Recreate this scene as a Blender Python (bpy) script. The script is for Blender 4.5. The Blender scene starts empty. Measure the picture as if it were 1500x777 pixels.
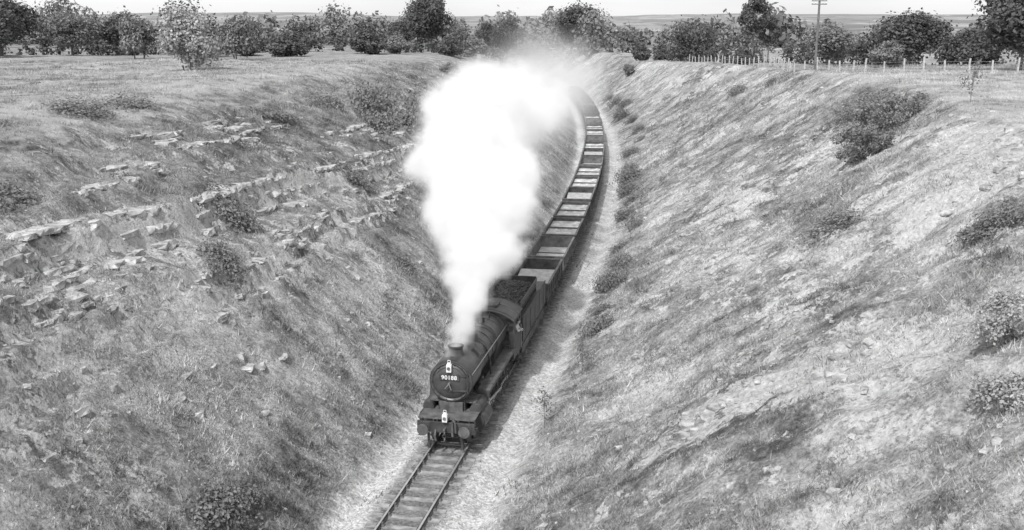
import bpy, math, random, time
import numpy as np
from mathutils import Vector, Matrix
T0=time.time()
random.seed(7); RNG=np.random.default_rng(7)
scene=bpy.context.scene
COL=scene.collection
# ---------------------------------------------------------------- helpers
def link(o): COL.objects.link(o); return o
class NT:
    def __init__(s,t): s.t=t
    def n(s,ty,**k):
        x=s.t.nodes.new(ty)
        for a,b in k.items(): setattr(x,a,b)
        return x
    def set(s,sock,v):
        if isinstance(v,bpy.types.NodeSocket): s.t.links.new(v,sock)
        elif v is not None: sock.default_value=v
    def math(s,op,a,b=None,c=None,clamp=False):
        x=s.n('ShaderNodeMath',operation=op,use_clamp=clamp)
        s.set(x.inputs[0],a); s.set(x.inputs[1],b); s.set(x.inputs[2],c); return x.outputs[0]
    def noise(s,vec,scale,detail=4,rough=.55,dist=0):
        x=s.n('ShaderNodeTexNoise'); s.set(x.inputs['Vector'],vec); x.inputs['Scale'].default_value=scale
        x.inputs['Detail'].default_value=detail; x.inputs['Roughness'].default_value=rough; x.inputs['Distortion'].default_value=dist
        return x.outputs[0]
    def mr(s,v,a,b,c,d,smooth=False):
        x=s.n('ShaderNodeMapRange'); x.clamp=True
        if smooth: x.interpolation_type='SMOOTHSTEP'
        s.set(x.inputs[0],v)
        for i,q in enumerate((a,b,c,d)): s.set(x.inputs[1+i],q)
        return x.outputs[0]
    def mix(s,f,a,b):
        x=s.n('ShaderNodeMix',data_type='FLOAT'); s.set(x.inputs[0],f); s.set(x.inputs[2],a); s.set(x.inputs[3],b); return x.outputs[0]
    def gray(s,v):
        x=s.n('ShaderNodeCombineColor'); 
        for i in range(3): s.set(x.inputs[i],v)
        return x.outputs[0]
    def vscale(s,vec,sc):
        x=s.n('ShaderNodeVectorMath',operation='MULTIPLY'); s.set(x.inputs[0],vec); x.inputs[1].default_value=sc; return x.outputs[0]
def newmat(name):
    m=bpy.data.materials.new(name); m.use_nodes=True; t=m.node_tree; t.nodes.clear(); N=NT(t)
    out=N.n('ShaderNodeOutputMaterial'); b=N.n('ShaderNodeBsdfPrincipled'); t.links.new(b.outputs[0],out.inputs[0])
    return m,N,b,out
def simple(name,c0,c1,scale,rough=.8,bump=0.0,spec=.5,detail=6,metal=0,streak=None):
    m,N,b,out=newmat(name)
    P=N.n('ShaderNodeTexCoord').outputs['Object']
    if streak: P=N.vscale(P,streak)
    f=N.noise(P,scale,detail,.6)
    v=N.mr(f,.32,.68,c0,c1)
    N.set(b.inputs['Base Color'],N.gray(v)); b.inputs['Roughness'].default_value=rough
    b.inputs['Specular IOR Level'].default_value=spec; b.inputs['Metallic'].default_value=metal
    if bump:
        bp=N.n('ShaderNodeBump'); bp.inputs['Strength'].default_value=bump; bp.inputs['Distance'].default_value=.05
        N.set(bp.inputs['Height'],N.noise(P,scale*3,5,.6)); N.t.links.new(bp.outputs[0],b.inputs['Normal'])
    return m

class B:
    def __init__(s): s.v=[];s.f=[];s.m=[]
    def add(s,vs,fs,m=0):
        k=len(s.v); s.v+= [tuple(v) for v in vs]; s.f+=[tuple(i+k for i in f) for f in fs]; s.m+=[m]*len(fs)
    def box(s,c,d,m=0,top=(1,1),rx=0,rz=0,ry=0):
        vs=[]
        R=Matrix.Rotation(rz,3,'Z')@Matrix.Rotation(ry,3,'Y')@Matrix.Rotation(rx,3,'X')
        for z in(-.5,.5):
            tx_,ty_=(top if z>0 else (1,1))
            for x,y in((-.5,-.5),(.5,-.5),(.5,.5),(-.5,.5)):
                vs.append(Vector(c)+R@Vector((x*d[0]*tx_,y*d[1]*ty_,z*d[2])))
        s.add(vs,[(3,2,1,0),(4,5,6,7),(0,1,5,4),(1,2,6,5),(2,3,7,6),(3,0,4,7)],m)
    def cyl(s,p0,p1,r0,r1=None,m=0,seg=14,cap=True):
        r1=r0 if r1 is None else r1
        p0=Vector(p0);p1=Vector(p1);d=(p1-p0).normalized()
        a=Vector((0,0,1)) if abs(d.z)<.9 else Vector((1,0,0))
        u=d.cross(a).normalized(); w=d.cross(u)
        vs=[]
        for p,r in((p0,r0),(p1,r1)):
            for i in range(seg):
                t=2*math.pi*i/seg; vs.append(p+u*math.cos(t)*r+w*math.sin(t)*r)
        fs=[(i,(i+1)%seg,seg+(i+1)%seg,seg+i) for i in range(seg)]
        if cap: fs+=[tuple(range(seg-1,-1,-1)),tuple(range(seg,2*seg))]
        s.add(vs,fs,m)
    def rev(s,prof,o,axis,m=0,seg=40):
        o=Vector(o);d=Vector(axis).normalized(); a=Vector((0,0,1)) if abs(d.z)<.9 else Vector((1,0,0))
        u=d.cross(a).normalized(); w=d.cross(u); vs=[]
        for r,t in prof:
            for i in range(seg):
                q=2*math.pi*i/seg; vs.append(o+d*t+(u*math.cos(q)+w*math.sin(q))*max(r,.0005))
        fs=[]
        for k in range(len(prof)-1):
            for i in range(seg):
                fs.append((k*seg+i,k*seg+(i+1)%seg,(k+1)*seg+(i+1)%seg,(k+1)*seg+i))
        s.add(vs,fs,m)
    def tube(s,pts,r,m=0,seg=8):
        for a,b in zip(pts[:-1],pts[1:]): s.cyl(a,b,r,r,m,seg)
    def mesh(s,name,mats,smooth=True,ang=35):
        me=bpy.data.meshes.new(name); me.from_pydata(s.v,[],s.f)
        for m in mats: me.materials.append(m)
        me.polygons.foreach_set('material_index',s.m)
        if smooth:
            me.shade_smooth(); me.set_sharp_from_angle(angle=math.radians(ang))
        me.update(); return me
    def obj(s,name,mats,parent=None,smooth=True,bevel=0,ang=35):
        o=link(bpy.data.objects.new(name,s.mesh(name,mats,smooth,ang)))
        if parent: o.parent=parent
        if bevel:
            md=o.modifiers.new('b','BEVEL'); md.width=bevel; md.segments=2; md.limit_method='ANGLE'; md.angle_limit=math.radians(50)
        return o
def empty(name,loc,rz):
    e=bpy.data.objects.new(name,None); e.location=loc; e.rotation_euler=(0,0,rz); e.empty_display_size=.3; return link(e)
# ---------------------------------------------------------------- noise
def vn(x,y,s):
    xi=np.floor(x);yi=np.floor(y);fx=x-xi;fy=y-yi
    fx=fx*fx*(3-2*fx);fy=fy*fy*(3-2*fy)
    def h(a,b):
        q=np.sin(a*127.1+b*311.7+s*74.7)*43758.5453; return q-np.floor(q)
    return (h(xi,yi)*(1-fx)+h(xi+1,yi)*fx)*(1-fy)+(h(xi,yi+1)*(1-fx)+h(xi+1,yi+1)*fx)*fy
def fbm(x,y,sc,oc=4,s=0,g=.5):
    r=0;a=1;t=0
    for i in range(oc):
        r=r+a*(vn(x*sc+i*13.7,y*sc-i*7.1,s+i)-.5);t+=a;a*=g;sc*=2.03
    return r/t*2
def ss(a,b,x):
    t=np.clip((x-a)/(b-a),0,1);return t*t*(3-2*t)
# ---------------------------------------------------------------- track line
TY=np.array([-30,0,20,32.7,39.7,49,58,72,88.6,109,128,150,171,200,228,260,300,340.])
TX=np.array([-16.5,-10.6,-6.7,-4.2,-3.0,-1.0,1.0,3.5,5.8,8.3,10.1,11.9,13.2,14.2,14.0,12.8,10,6.])
PC=np.polyfit((TY-150)/180,TX,7)
def tx(y):
    y=np.asarray(y,float); yc=np.clip(y,-28,335); b=np.polyval(PC,(yc-150)/180)
    s1=(np.polyval(PC,(335-150)/180)-np.polyval(PC,(330-150)/180))/5
    return b+np.where(y>335,(y-335)*s1,0)+np.where(y<-28,(y+28)*.21,0)
def slope(y): return float((tx(y+.5)-tx(y-.5)))
def smin(a,b,k):
    h=np.clip(.5+.5*(b-a)/k,0,1); return b*(1-h)+a*h-k*h*(1-h)
EXPO=[(22,43,4.5,1.),(24.5,48,4,.9),(7.2,32.5,1.6,.9),(9.9,30.8,2.4,.9),(9,36,2,.5),(14,45,3,.5),(12,58,3,.55),(15,68,4,.5),(19,34,3,.5),(26,56,3,.65),(12,40,2,.5),(17,50,2.5,.55),(11,50,2,.5),(20,62,3,.45),(14,80,4,.5),(18,28,2,.5),(18,78,3,.45)]
def bed_z(y): return np.where(y<56,9.75-.05*(y-36),8.75-.045*(y-56))
def band_mask(y):
    return np.clip(ss(-.35,.15,fbm(y,y*0+3,.16,2,71))+ss(6,2,np.abs(y-37))*1.0,0,1)*ss(20,28,y)*(1-ss(80,88,y))
def terrain(x,y):
    x=np.asarray(x,float);y=np.asarray(y,float)
    yc=np.clip(y,-40,700); off=x-tx(yc)
    far=ss(300,650,y)
    zpL=(12.4-.015*np.clip(y-90,0,210))*(1-far)
    zpR=(12.5-.033*np.clip(y-90,0,150))*(1-far)
    zb=np.clip(9.8-.045*(y-39),6.5,10.3)+.5*fbm(x,y,.08,2,5)
    d=-off
    wob=1.8*fbm(y,y*0,.11,3,9)
    sl=.79*(d-2.9)+.5*wob*ss(4,12,d)
    L=np.where(sl>zb,zb+(sl-zb)*.36,sl)
    bz=bed_z(y)+.25*fbm(y,y*0,.25,2,72); u=(L-(bz-2.2))/2.2
    uu=np.where(u<.74,u*.36,.2664+(u-.74)/.26*.7336); bm_=band_mask(y)
    L=np.where((u>0)&(u<1),L*(1-bm_)+(bz-2.2+2.2*uu)*bm_,L)
    m=ss(-.3,.2,fbm(x,y,.13,3,21))*ss(4.2,6,L)*(1-ss(10.8,11.6,L))*ss(0,1,d)*(y<140)
    T=L/.8+.5*fbm(x,y,.2,2,61); fr=T-np.floor(T)
    L=L+m*.8*(ss(.6,.98,fr)-fr)*1.05*(1-bm_*(u>0)*(u<1))
    ks=.58+.12*ss(110,200,y)
    R=ks*(off-3.5)+1.3*fbm(y*.9,off*.3,.12,3,31)*ss(5,14,off)*(1-.6*ss(22,26,off))
    Ls=smin(L,zpL,1.0);Rs=smin(R,zpR,.6)
    bank=np.where(off<0,Ls,Rs)
    bed=-.19-.28*ss(1.55,2.7,np.abs(off))
    z=np.maximum(bank,bed)
    e=ss(.05,.9,z+.3)*ss(2.6,4.5,np.abs(off))
    near=1-ss(250,500,y)
    pl=1-.75*ss(-1.2,.2,z-np.where(off<0,zpL,zpR))
    z=z+e*near*pl*(.50*fbm(x,y,.22,4,2)+.30*fbm(x,y,1.0,4,3,.6))
    rib=1-np.abs(fbm(y+off*.18,off*.10,.30,3,44))*2.2
    rib2=fbm(y+off*.2,off*.25,1.1,3,46)
    z=z+np.where(off>0,1,0)*ss(4.5,8,off)*(1-ss(20,26,off))*near*(.7*(rib-.5)+.32*rib2)
    z=z+ss(26,60,np.abs(off))*.8*fbm(x,y,.03,3,7)*near
    z=z+.03*fbm(x,y,2.4,2,8)*near
    ex=0
    for a,b,r,am in EXPO: ex=np.maximum(ex,am*np.exp(-((x-a)**2*.6+(y-b)**2)/r**2))
    ex=ex*(.6+.8*ss(-.4,.5,fbm(x*.5,y*1.4,.6,3,51)))*(y<120)
    z=z+ex*.35*fbm(x,y,1.6,3,52)
    z=z-28*ss(600,1600,y)
    z=z+ss(1800,6500,y)*(52+34*fbm(x,y,.0006,4,11))+ss(600,1500,y)*6*fbm(x,y,.004,3,12)
    return z,off,np.where(off<0,np.maximum(m*.5,bm_*(u>.55)*(u<1.0)),ex)
def tz(x,y): return float(terrain(np.array([x]),np.array([y]))[0][0])
# ---------------------------------------------------------------- ground
def axis(segs):
    a=[]
    for lo,hi,st in segs: a+=list(np.arange(lo,hi,st))
    return a
gp=[];v=80.
while v<9000: gp.append(v); v+=max(.9,(v-70)*.09)
xs=np.array([-q for q in gp[::-1]]+axis([(-79,-38,.7),(-38,38,.25),(38,79.5,.7)])+gp)
gy=[];v=240.
while v<11000: gy.append(v); v+=max(1.,(v-225)*.045)
ys=np.array([-300,-200,-120,-80,-60,-40,-25,-15,-5]+axis([(0,16,1.),(16,80,.25),(80,150,.5),(150,240,.9)])+gy)
X,Y=np.meshgrid(xs,ys); Z,OFF,RM=terrain(X,Y)
nx,ny=len(xs),len(ys)
me=bpy.data.meshes.new('ground')
idx=np.arange(nx*ny).reshape(ny,nx)
F=np.stack([idx[:-1,:-1],idx[:-1,1:],idx[1:,1:],idx[1:,:-1]],-1).reshape(-1,4)
def fastmesh(me,V,F):
    me.vertices.add(len(V)); me.vertices.foreach_set('co',V.astype(np.float32).ravel())
    k=F.shape[1]; me.loops.add(F.size); me.loops.foreach_set('vertex_index',F.astype(np.int32).ravel())
    me.polygons.add(len(F)); me.polygons.foreach_set('loop_start',np.arange(0,F.size,k,dtype=np.int32)); me.polygons.foreach_set('loop_total',np.full(len(F),k,dtype=np.int32))
    me.update(calc_edges=True)
fastmesh(me,np.stack([X,Y,Z],-1).reshape(-1,3),F); me.validate(); me.shade_smooth()
for nm,A in(('off',OFF),('rockm',RM)):
    at=me.attributes.new(nm,'FLOAT','POINT'); at.data.foreach_set('value',A.astype(np.float32).ravel())
ground=link(bpy.data.objects.new('ground',me))
def grasstone(N,P):
    a=N.noise(P,.07,3); b=N.noise(P,.45,5,.6); c=N.noise(P,2.6,4,.6); e=N.noise(N.vscale(P,(.22,1.3,.3)),.9,4,.6)
    s=N.math('ADD',N.math('ADD',N.math('MULTIPLY',a,.24),N.math('MULTIPLY',e,.2)),N.math('ADD',N.math('MULTIPLY',b,.34),N.math('MULTIPLY',c,.22)))
    return s
def attr(N,n):
    a=N.n('ShaderNodeAttribute'); a.attribute_name=n; return a.outputs['Fac']
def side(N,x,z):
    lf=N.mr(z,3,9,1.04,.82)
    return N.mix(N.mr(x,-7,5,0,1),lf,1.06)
m,N,b,out=newmat('ground_mat')
nor=N.n('ShaderNodeNewGeometry'); P=nor.outputs['Position']
off=attr(N,'off'); rm=attr(N,'rockm')
sep=N.n('ShaderNodeSeparateXYZ'); N.set(sep.inputs[0],P)
sn=N.n('ShaderNodeSeparateXYZ'); N.set(sn.inputs[0],nor.outputs['Normal'])
right=N.mr(off,-1,1,0,1)
g=N.mr(grasstone(N,P),.41,.59,.10,.47)
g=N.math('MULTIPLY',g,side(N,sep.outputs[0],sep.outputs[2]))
fine=N.noise(P,9,5,.7)
g=N.math('MULTIPLY',g,N.mr(fine,.3,.7,.45,1.5))
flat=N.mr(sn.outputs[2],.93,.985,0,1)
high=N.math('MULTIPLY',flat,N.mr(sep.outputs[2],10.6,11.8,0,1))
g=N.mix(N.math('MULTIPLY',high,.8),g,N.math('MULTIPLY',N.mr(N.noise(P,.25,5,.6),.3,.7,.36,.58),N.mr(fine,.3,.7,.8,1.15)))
rk=N.noise(N.vscale(P,(.5,1.5,1.2)),.9,7,.72)
rk2=N.noise(P,4.5,5,.75)
steep=N.mr(sn.outputs[2],.78,.5,0,.15)
patch=N.mr(N.noise(P,.13,3),.42,.62,-.05,.06)
leftm=N.math('MULTIPLY',rm,N.mix(right,.08,.24))
thr=N.math('ADD',N.math('ADD',rk,steep),N.math('ADD',patch,N.math('ADD',leftm,N.math('MULTIPLY',N.math('SUBTRACT',rk2,.5),.42))))
thr=N.math('ADD',thr,N.mix(right,.015,.055))
rmask=N.mr(thr,.60,.66,0,1)
rmask=N.math('MULTIPLY',rmask,N.math('SUBTRACT',1,high))
rcol=N.mr(N.noise(P,5,6,.75),.3,.7,.30,.80)
g=N.mix(N.math('MULTIPLY',rmask,.88),g,rcol)
ao=N.math('ABSOLUTE',N.math('ADD',off,-.35))
edge=N.math('ADD',ao,N.mr(N.noise(P,.9,5,.7),.25,.75,-1.0,1.0))
bm=N.mr(edge,3.4,2.7,0,1)
stone=N.n('ShaderNodeTexVoronoi'); N.set(stone.inputs['Vector'],P); stone.inputs['Scale'].default_value=11
sc=N.n('ShaderNodeSeparateColor'); N.set(sc.inputs[0],stone.outputs['Color'])
bc=N.mr(sc.outputs[0],0,1,.42,.85)
bc=N.math('MULTIPLY',bc,N.mr(N.noise(P,.8,4,.6),.3,.7,.76,1.14))
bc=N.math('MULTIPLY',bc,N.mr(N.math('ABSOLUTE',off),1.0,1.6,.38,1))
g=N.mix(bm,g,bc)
fv=N.n('ShaderNodeTexVoronoi'); N.set(fv.inputs['Vector'],N.vscale(P,(1,.55,0))); fv.inputs['Scale'].default_value=.0035
fs=N.n('ShaderNodeSeparateColor'); N.set(fs.inputs[0],fv.outputs['Color'])
wood=N.mr(N.noise(N.vscale(P,(1,.4,0)),.004,5,.6),.46,.52,1,.4)
fc=N.math('MULTIPLY',N.mr(fs.outputs[1],0,1,.22,.46),wood)
fc=N.mix(N.mr(sep.outputs[1],800,6500,.05,.62),fc,.34)  # aerial haze put into the colour: fields fade to one grey farther off
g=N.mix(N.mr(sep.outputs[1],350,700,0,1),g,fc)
N.set(b.inputs['Base Color'],N.gray(g)); b.inputs['Roughness'].default_value=.95; b.inputs['Specular IOR Level'].default_value=.15
bp=N.n('ShaderNodeBump'); bp.inputs['Strength'].default_value=1.0; bp.inputs['Distance'].default_value=.16
N.set(bp.inputs['Height'],N.math('ADD',N.noise(P,5,6,.7),N.math('MULTIPLY',rk,.8))); N.t.links.new(bp.outputs[0],b.inputs['Normal'])
me.materials.append(m)
# ---------------------------------------------------------------- materials
M_black=simple('loco_black',.03,.085,2.2,.5,.15)
M_boiler=simple('loco_boiler',.03,.085,1.6,.4,.08,.6)
M_grime=simple('loco_grime',.06,.16,3,.8,.3)
M_steel=simple('bright_steel',.35,.5,5,.35,0,.5,metal=.7)
M_white=simple('lamp_white',.75,.85,4,.5)
M_glass=simple('lamp_glass',.1,.2,3,.15)
M_coal=simple('coal',.015,.09,6,.5,.6)
M_rail=simple('rail_steel',.08,.16,5,.6); M_railtop=simple('rail_head',.5,.7,5,.3,metal=.6)
M_wood=simple('sleeper_wood',.14,.42,2.5,.9,.4,streak=(1,1,6))
M_wag=simple('wagon_paint',.04,.14,1.8,.7,.2); M_wag2=simple('wagon_rust',.08,.24,1.8,.8,.2)
M_load=simple('pale_dust',.34,.85,1.1,.95,.5); M_load2=simple('pale_board',.34,.62,2.5,.9,.3)
M_rock=simple('limestone',.18,.64,2.2,.95,1.0)
M_post=simple('weathered_timber',.3,.55,4,.9,.3)
M_pole=simple('pole_timber',.1,.2,2,.9,.3)
M_ins=simple('porcelain',.7,.8,3,.3)
M_bark=simple('bark',.09,.2,4,.9,.4)
M_skin=simple('skin',.38,.45,6,.6); M_shirt=simple('shirt',.55,.7,6,.9,.2); M_cap=simple('cap_cloth',.05,.09,6,.9)
def leafmat(name,lo,hi,tr=.25):
    m,N,b,out=newmat(name)
    t=attr(N,'tone'); P=N.n('ShaderNodeNewGeometry').outputs['Position']
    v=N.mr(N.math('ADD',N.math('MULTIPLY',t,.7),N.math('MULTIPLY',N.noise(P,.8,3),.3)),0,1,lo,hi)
    N.set(b.inputs['Base Color'],N.gray(v)); b.inputs['Roughness'].default_value=.7; b.inputs['Specular IOR Level'].default_value=.2
    T=N.n('ShaderNodeBsdfTranslucent'); N.set(T.inputs[0],N.gray(v)); mx=N.n('ShaderNodeMixShader'); mx.inputs[0].default_value=tr
    N.t.links.new(b.outputs[0],mx.inputs[1]);N.t.links.new(T.outputs[0],mx.inputs[2]);N.t.links.new(mx.outputs[0],out.inputs[0]); return m
M_leafD=leafmat('leaf_dark',.04,.2); M_leafM=leafmat('leaf_mid',.10,.36); M_leafL=leafmat('leaf_blossom',.08,.72); M_leafS=leafmat('leaf_scrub',.08,.36)
m,N,b,out=newmat('grass_blades'); M_grass=m
P=N.n('ShaderNodeNewGeometry').outputs['Position']
sp=N.n('ShaderNodeSeparateXYZ'); N.set(sp.inputs[0],P)
v=N.math('MULTIPLY',N.mr(grasstone(N,P),.41,.59,.11,.60),N.mr(attr(N,'tone'),0,1,.38,1.65))
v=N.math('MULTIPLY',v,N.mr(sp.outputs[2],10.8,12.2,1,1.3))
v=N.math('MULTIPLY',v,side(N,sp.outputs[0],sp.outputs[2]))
v=N.math('MINIMUM',v,.85)
N.set(b.inputs['Base Color'],N.gray(v)); b.inputs['Roughness'].default_value=.7; b.inputs['Specular IOR Level'].default_value=.2
T=N.n('ShaderNodeBsdfTranslucent'); N.set(T.inputs[0],N.gray(v)); mx=N.n('ShaderNodeMixShader'); mx.inputs[0].default_value=.35
N.t.links.new(b.outputs[0],mx.inputs[1]);N.t.links.new(T.outputs[0],mx.inputs[2]);N.t.links.new(mx.outputs[0],out.inputs[0])
# ---------------------------------------------------------------- track
yy=np.arange(14,330,1.0)
tb=B()
def railpts(o):
    pts=[]
    for y in yy:
        s=slope(y); n=Vector((1,-s,0)).normalized(); pts.append((Vector((float(tx(y)),y,0))+n*o,n))
    return pts
for sg in(-1,1):
    pts=railpts(sg*.75)
    prof=[(-.07,-.15),(-.07,-.135),(-.015,-.115),(-.015,-.045),(-.036,-.035),(-.036,0),(.036,0),(.036,-.035),(.015,-.045),(.015,-.115),(.07,-.135),(.07,-.15)]
    vs=[p+n*a+Vector((0,0,c)) for p,n in pts for a,c in prof]; k=len(prof)
    base=len(tb.v); tb.v+=[tuple(q) for q in vs]
    for i in range(len(pts)-1):
        for j in range(k-1):
            a=base+i*k+j; tb.f.append((a,a+1,a+k+1,a+k)); tb.m.append(1 if j==5 else 0)
y=14.;
while y<150:
    s=slope(y); ang=-math.atan(s)+random.uniform(-.015,.015); x=float(tx(y)); o=random.uniform(-.05,.05)
    tb.box((x+o,y,-.215+random.uniform(-.01,.006)),(2.6,.26,.13),2,rz=ang)
    if y<75:
        for sg in(-1,1):
            tb.box((x+sg*.75*math.cos(ang),y+sg*.75*math.sin(ang),-.12),(.34,.17,.05),0,rz=ang,top=(.8,.8))
            tb.box((x+sg*.68*math.cos(ang),y+sg*.68*math.sin(ang),-.08),(.07,.12,.1),0,rz=ang)
    y+=.74
tb.obj('railway_track',[M_rail,M_railtop,M_wood],bevel=0)
# ---------------------------------------------------------------- locomotive
def place(y0): return (float(tx(y0)),y0,0)
def heading(y0,L):
    return -math.atan2(float(tx(y0+L))-float(tx(y0)),L)
LY=39.4; LR=heading(LY,10.5)
loco=empty('steam_locomotive',place(LY),LR)
def arc(cx,cz,r,a0,a1,n): return [(cx+r*math.cos(math.radians(a0+(a1-a0)*i/n)),cz+r*math.sin(math.radians(a0+(a1-a0)*i/n))) for i in range(n+1)]
ZC=2.74
p=B()
p.rev([(0,.75),(.25,.765),(.5,.81),(.68,.875),(.74,.93),(.74,.96)],(0,0,ZC),(0,1,0),0,48)
p.rev([(.74,.935),(.79,.90),(.82,.90),(.83,.95),(.86,.95),(.915,.97),(.915,2.8),(.84,2.83),(.84,2.9)],(0,0,ZC),(0,1,0),0,48)
p.rev([(.925,1.0),(.925,1.06)],(0,0,ZC),(0,1,0),0,48)
for z,l in((.33,.62),(-.33,.62)):
    p.box((.33,.80,ZC+z),(.72,.05,.07),0,rz=.10)
p.cyl((.74,.84,ZC-.45),(.74,.84,ZC+.45),.03,m=0)
p.cyl((0,.78,ZC),(0,.62,ZC),.05,m=1); p.cyl((0,.65,ZC),(.1,.65,ZC-.26),.022,m=1); p.cyl((0,.62,ZC),(-.16,.62,ZC-.2),.022,m=1)
for i in range(14):
    t=2*math.pi*i/14; p.box((math.cos(t)*.80,.885,ZC+math.sin(t)*.80),(.06,.05,.06),0)
p.rev([(.79,.895),(.815,.885),(.825,.9)],(0,0,ZC),(0,1,0),2,48)
hr=[(x,.82,z) for x,z in arc(0,ZC,.70,35,145,10)]; p.tube(hr,.014,2,6)
p.obj('smokebox',[M_boiler,M_steel,M_grime],loco)
p=B()
p.rev([(.84,2.85),(.83,6.2),(.90,6.25),(.91,8.25)],(0,0,ZC+.02),(0,1,0),0,48)
for t in(2.95,3.75,4.6,5.4,6.15): p.rev([(.835,t),(.852,t),(.852,t+.07),(.835,t+.07)],(0,0,ZC+.02),(0,1,0),1,48)
for t in(6.3,7.2,8.0): p.rev([(.9,t),(.922,t),(.922,t+.07),(.9,t+.07)],(0,0,ZC+.02),(0,1,0),1,48)
p.box((0,7.2,1.9),(1.5,1.9,1.4),0)
p.obj('boiler',[M_boiler,M_grime],loco)
p=B()
p.rev([(.52,-.14),(.40,-.05),(.34,.06),(.31,.16),(.30,.34),(.34,.37),(.35,.43),(.30,.45),(.25,.43),(.24,.1)],(0,1.9,ZC+.86),(0,0,1),0,32)
p.obj('chimney',[M_black],loco)
p=B()
p.rev([(.56,-.16),(.44,-.04),(.40,.1),(.39,.22),(.33,.33),(.18,.38),(0,.4)],(0,4.35,ZC+.82),(0,0,1),0,32)
p.rev([(.3,-.1),(.24,.05),(.22,.14),(0,.18)],(0,3.2,ZC+.84),(0,0,1),0,24)
for sx in(-.14,.14): p.cyl((sx,6.7,ZC+.85),(sx,6.7,ZC+1.12),.07,.05)
p.cyl((.25,7.5,ZC+.8),(.25,7.5,ZC+1.12),.035)
for sx in(-1,1):
    p.tube([(sx*.35,4.35,ZC+.8),(sx*.78,4.35,ZC+.45),(sx*.95,4.4,ZC-.2),(sx*.95,4.5,1.9)],.035)
    p.box((sx*.62,3.2,ZC+.64),(.45,.5,.2),0,ry=sx*.75)
    p.tube([(sx*.90,1.05,ZC+.32),(sx*.93,8.2,ZC+.32)],.02,1,6)
    for t in(1.1,2.6,4,5.4,6.8,8.1): p.cyl((sx*.8,t,ZC+.3),(sx*.93,t,ZC+.32),.02)
p.obj('boiler_fittings',[M_black,M_steel],loco)
p=B()
p.box((0,.06,1.07),(2.42,.12,.46),0)
p.box((0,.85,1.40),(2.40,1.5,.05),1)
for sx in(-1,1):
    p.box((sx*.52,1.0,1.0),(.06,1.9,.75),0)
    p.box((sx*.52,5.5,.98),(.05,8.6,.6),0)
    p.cyl((sx*.87,0,1.07),(sx*.87,-.34,1.07),.14,.10); p.cyl((sx*.87,-.34,1.07),(sx*.87,-.40,1.07),.24,.24,m=3,seg=24)
    p.box((sx*.87,-.015,1.07),(.42,.04,.42),0)
    p.box((sx*1.12,.45,.95),(.05,.30,.85),0); p.box((sx*1.12,.42,.55),(.28,.3,.03),1); p.box((sx*1.12,.42,.95),(.28,.3,.03),1)
    p.box((sx*.70,-.06,.50),(.10,.06,.72),0,rx=.12)
    p.cyl((sx*1.08,1.2,.98),(sx*1.08,2.4,.98),.40,m=0,seg=28); p.cyl((sx*1.08,1.12,.98),(sx*1.08,1.2,.98),.30,m=0,seg=20)
    p.cyl((sx*1.02,1.1,1.52),(sx*1.02,2.5,1.52),.24,m=0,seg=20)
    p.box((sx*1.02,1.8,1.3),(.46,1.1,.4),0)
    p.box((sx*.75,1.75,1.75),(.5,1.0,.06),1)
    p.box((sx*1.05,5.55,1.86),(.56,6.1,.05),1); p.box((sx*1.31,5.55,1.80),(.03,6.1,.14),0)
    p.box((sx*1.05,2.48,1.64),(.56,.05,.48),0,rx=-.2)
    for t in(3.2,4.8,6.4,8.0): p.box((sx*.8,t,1.55),(.45,.05,.55),0)
    p.box((sx*1.05,2.95,.98),(.1,1.1,.08),2); p.box((sx*1.05,2.95,1.12),(.1,1.1,.06),2)
    p.cyl((sx*1.05,2.4,1.02),(sx*1.05,3.3,1.02),.04,m=2)
p.box((0,1.85,1.62),(1.15,1.5,.62),0)
p.box((0,1.0,1.62),(1.0,.1,.45),1)
p.cyl((.32,-.10,.75),(.32,-.10,1.38),.05,m=1); p.tube([(.32,-.1,1.38),(.38,-.16,1.48),(.46,-.2,1.40),(.48,-.2,.95)],.045,1)
p.tube([(-.4,-.08,1.0),(-.4,-.2,.75),(-.36,-.2,.55)],.04,1)
p.cyl((0,0,1.05),(0,-.28,1.07),.05,m=1)
for i in range(3): p.rev([(.07,0),(.095,.03),(.07,.06)],(0,-.25,.93-i*.15),(0,1,0) if i%2 else (1,0,0),1,12)
for x in(-1.0,-.35,.35,1.0): p.cyl((x,.02,1.3),(x,.02,1.52),.018,m=1,seg=6)
p.obj('frames_and_buffers',[M_black,M_grime,M_steel,M_grime],loco,bevel=.012)
def wheel(b,x,y,r,sg,m=0,spokes=12,bal=False):
    t=.07
    b.rev([(r-.10,-t),(r+.03,-t*1.0),(r+.03,-t*.6),(r,-t*.5),(r-.01,t),(r-.10,t),(r-.10,-t)],(x,y,r),(sg,0,0),m,36)
    b.cyl((x-.09,y,r),(x+.09,y,r),r*.2,m=m,seg=16)
    for i in range(spokes):
        a=2*math.pi*i/spokes; c=(x,y+math.cos(a)*r*.52,r+math.sin(a)*r*.52)
        b.box(c,(.05,r*.75,.055),m,rx=a)
    if bal:
        for i in range(-2,3):
            a=.9+i*.2; b.box((x,y+math.cos(a)*r*.72,r+math.sin(a)*r*.72),(.08,r*.24,r*.2),m,rx=a)
p=B()
WY=[3.25,4.88,6.50,8.13]
for sg in(-1,1):
    for y in WY: wheel(p,sg*.76,y,.715,sg,0,12,True)
    wheel(p,sg*.76,1.25,.45,sg,0,9)
    p.box((sg*.93,(WY[0]+WY[3])/2,.50),(.05,WY[3]-WY[0]+.2,.11),1)
    for y in WY: p.cyl((sg*.80,y,.5),(sg*1.0,y,.5),.09,m=1)
    p.box((sg*1.02,4.85,.76),(.05,3.4,.12),1,rx=-.13)
    p.box((sg*1.05,3.35,1.02),(.16,.3,.3),1)
p.obj('wheels_and_motion',[M_grime,M_steel],loco)
p=B()
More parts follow.
